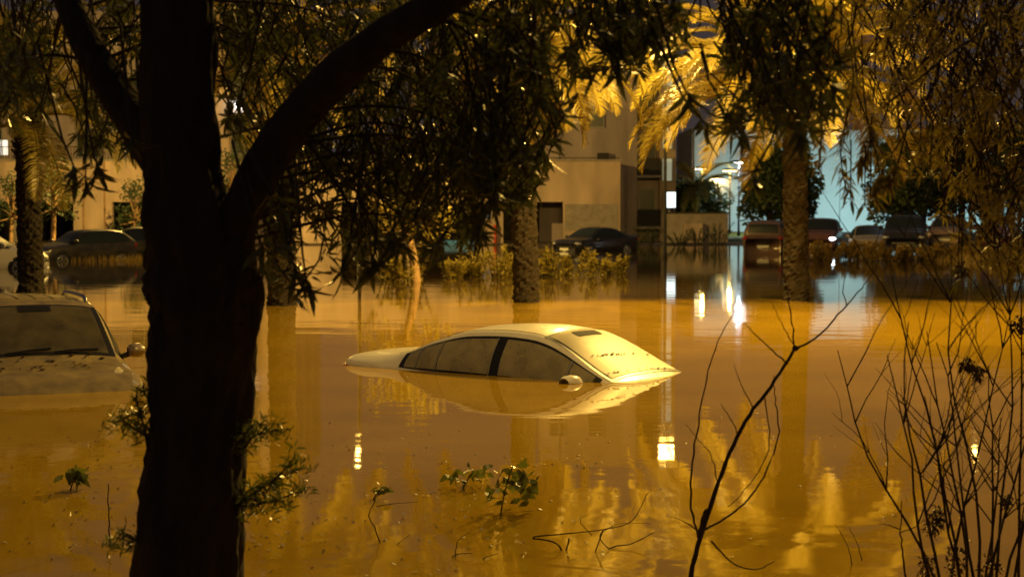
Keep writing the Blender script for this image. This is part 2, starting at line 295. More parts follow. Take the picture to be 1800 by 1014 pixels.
hy = thing('hydrant_pipe', 'red standpipe fixed in front of the pier with the blue sign', 'standpipe', (-.95, FY - .25, 0))
MB().tube([(0, 0, -.4), (0, 0, 1.0)], .09, 10).build('pipe', M['red'], hy, True); MB().disc((0, -.1, .7), .1, 'y', 12, .08).build('outlet', M['red'], hy, True); MB().ell((0, 0, 1.05), .13, .13, .1).build('cap', M['red'], hy, True)
cb = thing('plastic_crate', 'bright blue plastic crate floating at the dark garage bay', 'crate', (-2.9, 93.5, 0))
for a in ((-.8, .8, -.35, -.3, -.05, .3), (-.8, .8, .3, .35, -.05, .3), (-.8, -.75, -.3, .3, -.05, .3), (.75, .8, -.3, .3, -.05, .3)): box(*a).build('side', M['bluecrate'], cb)
# person on the terrace
def person():
    p0 = P(86, 300, 100); t = thing('person', 'person in a white shirt standing behind the terrace railing', 'person', (p0.x, 99.2, 4.7))
    vs = [(0, 0, .95), (0, 0, 1.15), (0, 0, 1.38), (0, 0, 1.5), (0, -.01, 1.62), (0, 0, 1.72), (.19, 0, 1.4), (.25, 0, 1.13), (.22, -.12, .92), (-.19, 0, 1.4), (-.26, 0, 1.13), (-.22, -.14, .94), (.1, 0, .9), (.11, -.02, .5), (.11, 0, .08), (.11, -.14, .03), (-.1, 0, .9), (-.11, .01, .5), (-.11, .02, .08), (-.11, -.12, .03)]
    ed = [(0, 1), (1, 2), (2, 3), (3, 4), (4, 5), (2, 6), (6, 7), (7, 8), (2, 9), (9, 10), (10, 11), (0, 12), (12, 13), (13, 14), (14, 15), (0, 16), (16, 17), (17, 18), (18, 19)]
    rr = [.15, .15, .16, .06, .1, .08, .075, .055, .04, .075, .055, .04, .1, .07, .05, .04, .1, .07, .05, .04]
    me = bpy.data.meshes.new('body'); me.from_pydata(vs, ed, []); o = bpy.data.objects.new('body', me); COL.objects.link(o); o.parent = t; me.materials.append(M['skin'])
    sk = o.modifiers.new('skin', 'SKIN'); o.modifiers.new('sub', 'SUBSURF').levels = 1; o.modifiers['sub'].render_levels = 2
    for i, v in enumerate(me.skin_vertices[0].data): v.radius = (rr[i], rr[i] * .8); v.use_root = i == 0
    MB().tube([(0, 0, .92), (0, 0, 1.1), (0, 0, 1.3), (0, 0, 1.42), (0, 0, 1.5)], [.19, .185, .21, .19, .08], 14).build('shirt', M['cloth'], t, True)
    for s in (1, -1): MB().tube([(s * .17, 0, 1.42), (s * .24, 0, 1.28), (s * .27, -.01, 1.13)], [.09, .085, .075], 10).build('sleeve', M['cloth'], t, True)
    for s in (1, -1): MB().tube([(s * .09, 0, .95), (s * .115, -.01, .5), (s * .11, .01, .09)], [.12, .095, .08], 10).build('trouser_leg', M['pants'], t, True)
    MB().ell((0, .02, 1.69), .105, .12, .1).build('hair', M['hair'], t, True)
person()

# ------------------------------------------------------------------ cars
SED = dict(x=[-2.33, -2.25, -1.75, -1.52, -1.05, -.6, -.1, .18, .36, 1.24, 1.38, 1.9, 2.2, 2.33],
 W=[.70, .80, .86, .87, .885, .89, .89, .89, .89, .885, .88, .86, .80, .68], B=[.86, .955, .955, .935, .92, .915, .91, .905, .90, .885, .875, .84, .75, .6],
 Z=[.90, 1.005, 1.04, 1.075, 1.255, 1.37, 1.40, 1.388, 1.358, .965, .915, .855, .77, .62], R=[.60, .66, .67, .66, .61, .585, .585, .59, .60, .72, .72, .70, .6, .5], c=[.02, .03, .035, .04, .05, .055, .055, .055, .055, .05, .03, .03, .02, .02],
 dlo=(-1.38, 1.1), div=[-1.2, -.92, -.2, .78], screen=(.36, 1.235), rear=(-1.5, -.95), wheels=(-1.32, 1.38), wr=.32)
SUV = dict(x=[-2.35, -2.28, -2.1, -1.75, -1.2, -.5, .1, .3, .98, 1.15, 1.9, 2.2, 2.35],
 W=[.80, .88, .92, .93, .94, .94, .94, .94, .935, .93, .91, .86, .76], B=[.9, 1.08, 1.12, 1.12, 1.12, 1.12, 1.12, 1.12, 1.10, 1.08, 1.02, .88, .7],
 Z=[.93, 1.15, 1.55, 1.69, 1.72, 1.73, 1.71, 1.66, 1.17, 1.12, 1.06, .9, .72], R=[.70, .75, .70, .69, .69, .69, .69, .70, .80, .80, .78, .7, .6], c=[.02, .02, .03, .04, .05, .05, .05, .05, .045, .04, .035, .02, .02],
 dlo=(-2.0, .86), div=[-1.45, -.55, .3], screen=(.30, .96), rear=(-2.27, -2.09), wheels=(-1.35, 1.42), wr=.38)
HAT = dict(x=[-1.95, -1.9, -1.75, -1.3, -.7, -.1, .2, 1.0, 1.2, 1.7, 1.95, 2.05],
 W=[.75, .82, .85, .86, .87, .87, .87, .86, .855, .83, .76, .66], B=[.8, 1.0, 1.02, 1.0, .98, .96, .955, .94, .92, .84, .72, .6],
 Z=[.83, 1.06, 1.2, 1.42, 1.47, 1.46, 1.42, .98, .95, .86, .74, .62], R=[.62, .66, .62, .58, .57, .58, .59, .70, .70, .68, .6, .5], c=[.02, .02, .04, .05, .05, .05, .05, .045, .04, .03, .02, .02],
 dlo=(-1.55, .9), div=[-1.1, -.45, .25], screen=(.22, .98), rear=(-1.86, -1.4), wheels=(-1.2, 1.28), wr=.31)
def make_car(spec, name, label, pm, loc, yaw, pitch=0, glassm='glass_dark', screenm='glass_dark', group=None, headlamp='headlamp', detail=True, mirrorm=None):
    t = thing(name, label, 'car', loc, 0, group); t.rotation_euler = (0, pitch, yaw)
    X = np.array(spec['x'])
    def at(k, x):
        Y = np.array(spec[k]); i = int(np.clip(np.searchsorted(X, x) - 1, 0, len(X) - 2)); h = X[i + 1] - X[i]; u = (x - X[i]) / h
        def sl(j):
            if j in (0, len(X) - 1): return 0 if j else (Y[1] - Y[0]) / (X[1] - X[0])
            a, b = (Y[j] - Y[j - 1]) / (X[j] - X[j - 1]), (Y[j + 1] - Y[j]) / (X[j + 1] - X[j]); return 0 if a * b <= 0 else 2 * a * b / (a + b)
        m0, m1 = sl(i), sl(i + 1); return float((2 * u ** 3 - 3 * u * u + 1) * Y[i] + (u ** 3 - 2 * u * u + u) * h * m0 + (3 * u * u - 2 * u ** 3) * Y[i + 1] + (u ** 3 - u * u) * h * m1)
    def side(x, v, off=0):
        Wd, Bz, Zr, Rr = at('W', x) * .957, at('B', x), at('Z', x), at('R', x); bul = .045 * math.sin(math.pi * v) * min(1, max(0, (Zr - Bz) / .35))
        return Vector((x, lerp(Wd, Rr, v) + bul + off * .93, lerp(Bz, Zr, v) + off * .35))
    def top(x, s, off=0):
        Rr = at('R', x); return Vector((x + off * .3, Rr * s, at('Z', x) + at('c', x) * (1 - abs(s) ** 2.6) + off))
    def section(x):
        Wd, Bz = at('W', x), at('B', x); lo = min(.22, Bz - .3)
        h = [Vector((x, 0, lo)), Vector((x, Wd * .86, lo)), Vector((x, Wd * .965, lo + .1)), Vector((x, Wd, lerp(lo, Bz, .45))), Vector((x, Wd * .998, Bz - .13)), Vector((x, Wd * .985, Bz - .045)), Vector((x, Wd * .957, Bz))]
        h += [side(x, v) for v in (.12, .35, .6, .85, .96)] + [top(x, s) for s in (.985, .94, .82, .6, .3)]
        mid = [top(x, 0)]; return h + mid + [Vector((p.x, -p.y, p.z)) for p in h[::-1]]
    st = sorted(set(list(np.linspace(X[0], X[-1], 56)) + list(X))); mb = MB().grid([section(x) for x in st])
    n = len(section(0)); mb.f.append(tuple(range(n))); mb.f.append(tuple(len(mb.v) - n + i for i in range(n))[::-1])
    body = mb.build('body', pm, t, True)
    d0, d1 = spec['dlo']
    def patch(x0, x1, v0, v1, off, sgn, nx=14): 
        rows = [[(lambda p: Vector((p.x, p.y * sgn, p.z)))(side(x, v, off)) for v in np.linspace(v0, v1, 5)] for x in np.linspace(x0, x1, nx)]; return MB().grid(rows, flip=sgn < 0)
    for sgn in (1, -1):
        patch(d0 - .06, d1 + .06, .02, .9, .005, sgn, 30).build('window_surround', M['trim'], t, True)
        ds = [d0] + spec['div'] + [d1]
        for a, b in zip(ds[:-1], ds[1:]):
            g = .12 if (detail and a == spec['div'][-2] and spec is SED) else .015
            wn = patch(a + g, b - .015, .07, .84, .012, sgn).build('side_window', M[glassm], t, True)
            if detail and b != d1: patch(b - .008, b + .006, .05, .86, .016, sgn, 3).build('divider', M['frame'], wn)
    a, b = spec['screen']
    MB().grid([[top(x, s, .005) for s in np.linspace(-.985, .985, 11)] for x in np.linspace(a - .03, b + .02, 8)], flip=True).build('windscreen_seal', M['trim'], t, True)
    ws = MB().grid([[top(x, s, .011) for s in np.linspace(-.9, .9, 11)] for x in np.linspace(a + .015, b - .02, 8)], flip=True).build('windscreen', M[screenm], t, True)
    a, b = spec['rear']; MB().grid([[top(x, s, .008) for s in np.linspace(-.9, .9, 9)] for x in np.linspace(a, b, 6)], flip=True).build('rear_window', M[glassm], t, True)
    for sgn in (1, -1):
        mx = spec['screen'][1] - .22 - (.1 if spec is SED else 0); wy = at('W', mx) * .96; zb = at('B', mx) + ((.05 if sgn < 0 else -.06) if spec is SED else .09); bm = MB()
        prof = [(0, .05, .04), (.02, .085, .065), (.08, .1, .08), (.14, .095, .075), (.19, .06, .05)]
        rows = [[Vector((mx + .05 - q * .2 + math.cos(an) * r1, sgn * (wy + .06 + q), zb + .02 + math.sin(an) * r2)) for an in np.linspace(0, 2 * math.pi, 13)] for q, r1, r2 in prof]
        mr = bm.grid(rows, flip=sgn > 0).build('door_mirror', mirrorm or pm, t, True); mr.data.polygons.foreach_set('use_smooth', [True] * len(mr.data.polygons))
        MB().tube([(mx + .06, sgn * (wy - .03), zb - .05), (mx + .03, sgn * (wy + .12), zb - .01)], [.03, .035], 8).build('stalk', M['trim'], mr)
        for wx in spec['wheels']:
            wr = spec['wr']; y = sgn * (at('W', wx) - .085); wl = MB().disc((wx, y, wr), wr, 'y', 24, .1).build('wheel', M['rubber'], t, True)
            MB().disc((wx, sgn * (at('W', wx) + .004), wr + .02), wr + .055, 'y', 24, .002).build('wheel_arch', M['trim'], t)
            yy = sgn * (at('W', wx) + .016); rm = MB().tube([(wx, yy - sgn * .01, wr), (wx, yy + sgn * .005, wr)], [wr * .30, wr * .2], 14)
            for k in range(5):
                an = k * 1.2566; c, s_ = math.cos(an), math.sin(an); rm.tube([(wx, yy, wr), (wx + c * wr * .66, yy, wr + s_ * wr * .66)], [.045, .03], 6)
            rm.tube([(wx + math.cos(q) * wr * .68, yy, wr + math.sin(q) * wr * .68) for q in np.linspace(0, 6.283, 25)], .022, 6); rm.build('rim', M['rim'], wl, True)
        fx = X[-1] - .17; fz = at('B', fx) - .1
        MB().ell((fx - .05, sgn * (at('W', fx) - .13), fz), .2, .17, .075).build('headlight', M[headlamp], t, True)
        rx = X[0] + .1; MB().ell((rx, sgn * (at('W', rx) - .12), at('B', rx) - .12), .12, .17, .1).build('tail_light', M['tail'], t, True)
    box(X[-1] - .02, X[-1] + .012, -.26, .26, .36, .47).build('number_plate', M['plate'], t); box(X[0] - .012, X[0] + .02, -.26, .26, .55, .66).build('number_plate', M['plate'], t)
    box(X[-1] - .06, X[-1] + .006, -.5, .5, .5, .58).build('grille', M['trim'], t)
    return t, top, side, ws
# the white sedan up to its windows in the water
sed, top, side, ws = make_car(SED, 'flooded_sedan', 'white sedan sunk to its window line in muddy flood water', paint('dirty_white_paint', (.78, .75, .68), .35, (.55, .45, .28)), (.42, 20.1, -.985), R(-36), R(1.0), 'fog_glass', 'silt_screen', mirrorm=mat('mirror_shell', (.7, .67, .6), .35))
MB().grid([[top(x, s, .016) for s in np.linspace(-.34, .42, 6)] for x in np.linspace(.41, .52, 4)], flip=True).build('sun_strip', M['dark'], sed, True)
sed.scale = (1.09, 1.06, 1.05)
for sg in (1, -1): MB().grid([[top(x, sg * .90, .004), top(x, sg * .925, .004)] for x in np.linspace(-1.0, .34, 16)], flip=sg > 0).build('roof_seam', M['trim'], sed)
MB().grid([[top(x, s_, .004) for s_ in np.linspace(-.97, .97, 15)] for x in (-1.585, -1.572)], flip=True).build('boot_seam', M['trim'], sed)
deb = MB()
for k in range(34):
    s = rnd.uniform(-.9, .9); x = (.90 if k % 3 else 1.19) + .05 * s + rnd.gauss(0, .008); p = top(x, s, .018); a = rnd.uniform(.004, .011); deb.box(p.x - a, p.x + a, p.y - a * 1.6, p.y + a * 1.6, p.z, p.z + .005)
kind(deb.build('silt_line_debris', M['litter'], sed), 'stuff')
c_ = [[(lambda p: Vector((p.x, -p.y + .012 * math.sin(x * 60), p.z)))(side(x, v, -.03)) for v in np.linspace(.05, .78, 6)] for x in np.linspace(-.07, .2, 16)]
MB().grid(c_, flip=True).build('curtain_airbag', M['cloth'], sed, True)
for x in (-.65, .35):
    for y in (-.36, .36): MB().grid([[Vector((x - .05 + u * .12 - .1 * (z - .6), y + .24 * math.cos(an), z)) for an in np.linspace(0, 6.283, 11)] for z, u in ((.6, 0), (.9, 0), (1.08, .1), (1.12, .4))]).build('seat', M['pants'], sed, True)
# dark off-road car nose-on at the left
suv, stop, sside, ws2 = make_car(SUV, 'flooded_suv', 'dark muddy off-road car sunk to its bonnet facing the trunk', paint('muddy_dark_paint', (.07, .06, .06), .8, (.36, .27, .10), .3, .2, .7), (-5.54, 19.55, -.90), R(-66), R(.6), 'suv_glass', 'suv_glass', mirrorm=mat('bronze_mirror_shell', (.22, .17, .13), .3))
for sgn in (1, -1): MB().tube([stop(x, sgn * .93, .05 if -1.55 < x < -.1 else .0) for x in np.linspace(-1.65, 0.0, 12)], .022, 8).build('roof_rail', M['chrome'], suv, True)
for k in range(6): MB().grid([[stop(x, s, .006) for s in (lerp(-.72, .72, k / 5) - .02, lerp(-.72, .72, k / 5) + .02)] for x in np.linspace(-1.9, -.1, 12)], flip=True).build('roof_rib', suv.children[0].data.materials[0], suv)
for s0 in (-.5, .15): MB().tube([stop(.965, s0, .025), stop(.93, s0 + .3, .028), stop(.9, s0 + .62, .026)], .011, 6).build('wiper', M['trim'], suv)
MB().grid([[stop(x, s, .016) for s in np.linspace(-.25, .25, 7)] for x in (.315, .36, .42)], flip=True).build('mirror_housing', M['trim'], suv)
leafm = MB()
for k in range(28):
    p = stop(rnd.uniform(.97, 1.7), rnd.uniform(-.95, .95), .012); a = rnd.uniform(.008, .03); leafm.box(p.x - a, p.x + a, p.y - a * .8, p.y + a * .8, p.z - .004, p.z + .006)
kind(leafm.build('bonnet_debris', M['litter'], suv), 'stuff')
# parked cars further off
def far(spec, name, label, col, px, D, yaw, z=None, **k):
    p = P(px, HZ, D); return make_car(spec, name, label, paint(label[:18], col, .12), (p.x, D, (gz(p.x, D) if z is None else z)), R(yaw), detail=False, group='parked cars standing in the flood', **k)[0]
far(HAT, 'parked_hatchback', 'grey hatchback standing in water by the left palm trunk', (.03, .028, .03), 144, 66, 222, -.32)
far(HAT, 'parked_hatchback', 'pale hatchback nosing into view beside the palm with wet wheels', (.65, .6, .58), -30, 57, 8, -.3)
far(SED, 'parked_sedan', 'black sedan behind the grey hatchback near the garage bay', (.03, .03, .03), 245, 70, 185, -.2)
far(SED, 'parked_sedan', 'black sedan parked below the mauve block wall', (.02, .02, .025), 1047, 82, 228, -.3)
far(SUV, 'parked_suv', 'brown off-road car seen from behind beside the rough palm trunk', (.12, .07, .05), 1352, 78, 75, -.28)
far(SUV, 'parked_suv', 'maroon off-road car with one headlight lit behind the verge', (.16, .07, .06), 1442, 84, 255, headlamp='onlamp')
far(SED, 'parked_sedan', 'silver sedan parked behind the hanging leafy sprig', (.4, .36, .34), 1528, 80, 262)
far(SUV, 'parked_suv', 'black off-road car with a tall body behind the verge shrubs', (.02, .02, .022), 1592, 77, 255)
far(HAT, 'parked_hatchback', 'tan hatchback parked under the far round trees', (.30, .2, .12), 1668, 82, 250)
far(SED, 'parked_sedan', 'dark red sedan at the end of the parked row', (.12, .03, .03), 1755, 80, 250)

# ------------------------------------------------------------------ palms
def frond_mesh(ln, elev, droop, seed):
    r = random.Random(seed); pts = []; p = Vector((0, 0, 0)); e = elev; n = 22
    for i in range(n + 1):
        pts.append(p.copy()); e -= droop / n * (.4 + 1.2 * i / n); p = p + Vector((math.cos(e), 0, math.sin(e))) * (ln / n)
    mb = MB().tube(pts, [.035 * (1 - .85 * i / n) + .004 for i in range(n + 1)], 5)
    for i in range(92):
        t = .14 + .85 * i / 91; k = t * n; j = min(n - 1, int(k)); q = pts[j].lerp(pts[j + 1], k - j); tg = (pts[j + 1] - pts[j]).normalized(); nn = Vector((-tg.z, 0, tg.x))
        L = .55 * (math.sin(math.pi * min(1, t * .9 + .12)) ** .6) * r.uniform(.85, 1.1) + .05
        for s in (1, -1):
            d = (tg * r.uniform(.55, .8) + Vector((0, s, 0)) * .8 + nn * r.uniform(.1, .45)).normalized(); m_ = q + d * L * .55; tip = q + d * L + Vector((0, 0, -.2 * L)); wv = tg * .019
            b = len(mb.v); mb.v += [tuple(a) for a in (q - wv * .5, q + wv * .5, m_ + wv, m_ - wv, tip)]; mb.f += [(b, b + 1, b + 2, b + 3), (b + 3, b + 2, b + 4)]
    me = bpy.data.meshes.new('frond'); me.from_pydata(mb.v, [], mb.f); me.materials.append(M['frond']); return me
FR = [frond_mesh(*a) for a in ((3.6, 1.3, 1.1, 1), (4.0, 1.0, 1.5, 2), (4.1, .65, 1.7, 3), (3.8, .3, 1.6, 4), (3.3, -.1, 1.3, 5), (2.7, -.6, .9, 6))]
def palm(px, base_py, top_py, label, rad, nf=34, lean=0, seed=0, nv=6):
    b = Wp(px, base_py); D = b.y; tp = P(px + lean, top_py, D); z0 = -.95; t = thing('date_palm', label, 'palm tree', (b.x, D, z0), 0, 'palms along the flooded kerb'); r = random.Random(seed)
    hh = tp.z - z0; mb = MB(); rows = []
    N = int(hh / .06)
    for i in range(N + 1):
        f = i / N; row = []
        for j in range(25):
            an = 2 * math.pi * (j % 24) / 24; ph = (an * 8 / 6.283 + i * .36) % 1; rr = rad * (1.12 - .2 * f + (.12 if f > .9 else 0)) * (.9 + .2 * (1 - ph) * (1 if (i // 3 + j // 3) % 2 else .7)) + r.uniform(-.03, .03) * (1 if j % 24 else 0)
            row.append(Vector(((tp.x - b.x) * f + math.cos(an) * rr, math.sin(an) * rr, hh * f)))
        row[24] = row[0]; rows.append(row)
    mb.grid(rows).build('trunk', M['palmbark'], t)
    for k in range(60):                                   # cut leaf bases under the crown
        an = k * 2.4; z = hh - .9 * (k / 60) - .02; c, s = math.cos(an), math.sin(an); x0 = (tp.x - b.x) * z / hh
        MB().tube([(x0 + c * rad * .8, s * rad * .8, z), (x0 + c * (rad + .09), s * (rad + .09), z + .14)], [.05, .03], 5).build('leaf_base', M['palmbark'], t)
    for k in range(nf):
        me = FR[min(5, int(nv * k / nf))]; o = bpy.data.objects.new('frond', me); COL.objects.link(o); o.parent = t
        o.location = (tp.x - b.x, 0, hh - .1 + .15 * (1 - k / nf)); o.rotation_euler = (r.uniform(-.2, .2), r.uniform(-.15, .15), k * 2.399 + r.uniform(-.2, .2)); s = r.uniform(.85, 1.1); o.scale = (s, s, s)
    return t
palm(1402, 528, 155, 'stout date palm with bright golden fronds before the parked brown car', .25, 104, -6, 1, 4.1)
palm(928, 531, 55, 'date palm with rough trunk standing before the open garage bays', .25, 80, -14, 2)
palm(494, 537, 60, 'date palm half hidden behind the hanging dark leaves', .26, 32, 0, 3)
palm(55, 512, 205, 'short dim date palm between the pale and grey hatchbacks', .28, 34, -8, 4, 4.4)

# ------------------------------------------------------------------ foliage by volumes
def cloud(n, c, r, ln, wd, up=.2):
    B, D_, L, Wd, N = [], [], [], [], []
    for _ in range(n):
        while True:
            q = Vector((rnd.uniform(-1, 1), rnd.uniform(-1, 1), rnd.uniform(-1, 1)))
            if .25 < q.length < 1: break
        B.append((c[0] + q.x * r[0], c[1] + q.y * r[1], c[2] + q.z * r[2])); d = Vector((rnd.gauss(0, 1), rnd.gauss(0, 1), rnd.gauss(up, .7))); D_.append(d); l = rnd.uniform(*ln); L.append(l); Wd.append(l * wd); N.append(Vector((rnd.gauss(0, 1), rnd.gauss(0, 1), rnd.gauss(0, 1))))
    return B, D_, L, Wd, N
def join(*arrs): return tuple(sum((list(a[i]) for a in arrs), []) for i in range(5))
def small_tree(name, label, x, y, h, cw, ch, m, trunkm, n=1500, ln=(.12, .3), group=None, wd=.5, lean=.2, clumps=16, tr=None):
    z0 = gz(x, y); t = thing(name, label, 'tree', (x, y, z0), 0, group); tr = tr or h * .022
    pts = cr([(0, 0, 0), (lean * .4, 0, h * .3), (lean, 0, h - ch)], 5); mb = MB().tube(pts, [lerp(tr * 1.3, tr, i / (len(pts) - 1)) for i in range(len(pts))], 8); arr = []
    for k in range(clumps):
        an = k * 2.4; q = math.sqrt((k + .5) / clumps); c = (lean + cw * .72 * q * math.cos(an), cw * .72 * q * math.sin(an), h - ch * (.5 + .42 * math.sin(k * 1.7)) - ch * .2 * q)
        mb.tube(cr([pts[-1], Vector((lerp(lean, c[0], .5), c[1] * .5, lerp(h - ch, c[2], .6))), Vector(c)], 3), [tr * .5] * 3 + [tr * .3] * 2 + [tr * .15] * 2, 5); s = rnd.uniform(.28, .45); arr.append(cloud(n // clumps, c, (cw * s, cw * s, ch * s * .7), ln, wd))
    mb.build('trunk', trunkm, t, True); leaves_obj('crown', join(*arr), m, t); return t
p = P(742, 500, 52); small_tree('young_tree', 'young tree with orange lit leaning trunk among the yellow shrubs', p.x + .25, 46, 4.6, 1.6, 2.2, M['shrub'], M['palebark'], 1800, (.08, .2), lean=-.35, tr=.11)
for px, D, h, lab in ((92, 80, 4.6, 'leafy young tree against the beige podium beside the palm'), (18, 86, 4.2, 'small faint tree against the podium by the frame of the pale car'), (405, 90, 5.6, 'thin tree seen in the fork of the dark trunk'), (235, 92, 4.0, 'sparse young tree before the lit garage windows')):
    small_tree('young_tree', lab, P(px, HZ, D).x, D, h, 1.4, 2.4, M['fartree'], M['palebark'], 900, (.1, .25), 'young trees before the podium', lean=.1)
def shrub(x, y, w_, h_, label, m='shrub', n=420, group='yellow lit shrubs at the water edge', name='shrub'):
    z0 = min(gz(x, y), -.05); t = thing(name, label, 'shrub', (x, y, z0), 0, group); mb = MB(); tips, dirs = [], []
    for k in range(14):
        an = rnd.uniform(0, 6.3); q = rnd.uniform(.2, 1) * w_; e = Vector((math.cos(an) * q, math.sin(an) * q * .7, -z0 + h_ * rnd.uniform(.45, 1.1))); pts = cr([(e.x * .2, e.y * .2, 0), (e.x * .6, e.y * .6, e.z * .6), e], 4); mb.tube(pts, .012, 4)
        for p in pts[3:]: tips += [p] * max(1, n // 420); dirs += [Vector((rnd.gauss(0, .5), rnd.gauss(0, .5), 1))] * max(1, n // 420)
    mb.build('stems', M['twig'], t); leaves_obj('foliage', whorls(tips, dirs, (6, 9), (.10, .22)), M[m], t)
sh = [(690, 497, 'beside the leaning orange trunk'), (722, 492, 'against the dark bay left of the orange trunk'), (795, 488, 'right of the orange trunk'), (838, 486, 'under the blue crate'), (878, 488, 'below the red standpipe'), (962, 486, 'just right of the rough palm trunk'), (1000, 484, 'in front of the black sedan bonnet'), (1042, 483, 'before the black sedan door'), (1085, 481, 'at the tail of the black sedan'), (908, 484, 'touching the palm trunk base')]
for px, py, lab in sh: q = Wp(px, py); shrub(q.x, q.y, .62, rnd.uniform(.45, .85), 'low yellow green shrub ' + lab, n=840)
for i in range(16):
    px = 1440 + i * 25; D = 66 + rnd.uniform(-2, 3); x = P(px, HZ, D).x
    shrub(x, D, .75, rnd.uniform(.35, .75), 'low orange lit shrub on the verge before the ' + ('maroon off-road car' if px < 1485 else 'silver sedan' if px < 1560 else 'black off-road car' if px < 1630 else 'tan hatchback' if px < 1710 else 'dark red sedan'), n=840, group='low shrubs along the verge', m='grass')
for px, D, h in ((1110, 92, .8), (1140, 94, 1.0), (1195, 92, .7), (1225, 93, .9), (1262, 92, 1.3)): shrub(P(px, HZ, D).x, D, .9, h, 'dark low shrub at the foot of the garden wall', 'fartree', group='dark shrubs by the garden wall')
vg = MB()
for k in range(5200):
    x = rnd.uniform(15, 30); y = rnd.uniform(60.5, 72); z = gz(x, y)
    if z < -.15: continue
    a = rnd.uniform(0, 6.3); hh = rnd.uniform(.12, .4); b = len(vg.v); c, s = math.cos(a) * .03, math.sin(a) * .03; vg.v += [(x - c, y - s, z), (x + c, y + s, z), (x + rnd.gauss(0, .08), y + rnd.gauss(0, .08), z + hh)]; vg.f.append((b, b + 1, b + 2))
kind(tag(vg.build('verge_grass', M['grass']), 'dry orange lit grass covering the verge before the parked cars', 'grass'), 'stuff')
lg = MB()
for k in range(2500):
    x = rnd.uniform(-24, -12.5); y = rnd.uniform(64, 67); a = rnd.uniform(0, 6.3); b = len(lg.v); c, s = math.cos(a) * .03, math.sin(a) * .03; lg.v += [(x - c, y - s, -.2), (x + c, y + s, -.2), (x + rnd.gauss(0, .08), y, rnd.uniform(.05, .3))]; lg.f.append((b, b + 1, b + 2))
kind(tag(lg.build('kerb_grass', M['grass']), 'strip of grass standing in water behind the grey hatchback', 'grass'), 'stuff')

# ------------------------------------------------------------------ distance on the right: floodlit ground, glow backdrop, round trees, far lamps
fb = thing('haze_backdrop', 'pale floodlit backdrop standing in for the hazy glow behind round trees', 'building', (38, 150, 0))  # added wall; its cool wash stands in for glowing haze
for i in range(14): box(-22 + i * 3.2, -22 + i * 3.2 + 3.14, 0, .3, 0, 9).build('panel', M['pale'], fb)
box(-22.2, 23, .31, 14, -.2, 9.2).build('wall', M['concrete'], fb)
for i, x in enumerate((20, 26, 32, 38, 45, 53)):  # added lamps that give the backdrop its upward-fading glow
    t = thing('added_floodlight', 'added cool white lamp aimed at the pale glow backdrop', 'added_floodlight', (x, 140, gz(x, 140)), 0, 'added floodlights along the pale glow backdrop')
    box(-.3, .3, -.15, .1, .35, .75).build('housing', M['darkmetal'], t); box(-.26, .26, .101, .12, .39, .71).build('lens', M['whitelens'], t); MB().tube([(0, 0, 0), (0, 0, .36)], .05, 8).build('stand', M['steel'], t)
    l = bpy.data.lights.new('flood_light', 'SPOT'); l.energy = 1300; l.color = (.52, .95, .93); l.spot_size = R(130); l.spot_blend = .8; l.shadow_soft_size = .2
    lo = bpy.data.objects.new('flood_light', l); COL.objects.link(lo); lo.parent = t; lo.location = (0, .2, .6); lo.rotation_euler = (R(104), 0, 0)
lawn = box(11, 19, 104, 138, .05, .16).build('lawn', M['lawn']); kind(lawn, 'structure')
for k, (px, py, D, lens, col) in enumerate(((1235, 300, 125, 'sodlens', SOD), (1262, 317, 150, 'sodlens', SOD), (1283, 303, 135, 'sodlens', SOD), (1299, 289, 120, 'whitelens', (.7, .9, 1)), (1274, 310, 160, 'whitelens', (.7, .9, 1)))):
    p = P(px, py, D); street_lamp(p.x, D, p.z, (0, 0), ['amber far street lamp beside the distant palm', 'amber far street lamp lowest of the cluster', 'amber far street lamp amid the white ones', 'tallest cool white far lamp', 'small cool white far lamp beyond the lawn'][k], 900 if lens == 'sodlens' else 900, col, lens, (1.1, 1.1), 'far lamps past the garden wall')
for px, D, h, cw, lab in ((1352, 98, 5.8, 2.0, 'dark round tree left of the stout palm'), (1392, 104, 5.6, 1.7, 'dark narrow tree behind the stout palm'), (1582, 96, 6.2, 2.2, 'dark round tree against the pale glow backdrop'), (1622, 100, 6.6, 2.6, 'round green tree above the black off-road car'), (1690, 98, 7.0, 2.8, 'round tree above the tan hatchback'), (1775, 96, 7.2, 2.8, 'round tree above the dark red sedan'), (1216, 120, 4.0, 2.6, 'low bright green tree under the amber far lamp')):
    small_tree('round_tree', lab, P(px, HZ, D).x, D, h, cw, h * .62, M['fartree'], M['bark'], 5600, (.18, .42), 'round trees around the far car park', lean=.1, tr=.16)
t = thing('date_palm', 'small distant palm in front of the amber far lamp', 'palm tree', (P(1222, HZ, 118).x, 118, 0), 0)
MB().tube([(0, 0, 0), (.1, 0, 3.6)], [.3, .24], 10).build('trunk', M['palmbark'], t, True)
for k in range(22):
    o = bpy.data.objects.new('frond', FR[1 + k % 4]); COL.objects.link(o); o.parent = t; o.location = (.1, 0, 3.6); o.rotation_euler = (0, 0, k * 2.4)

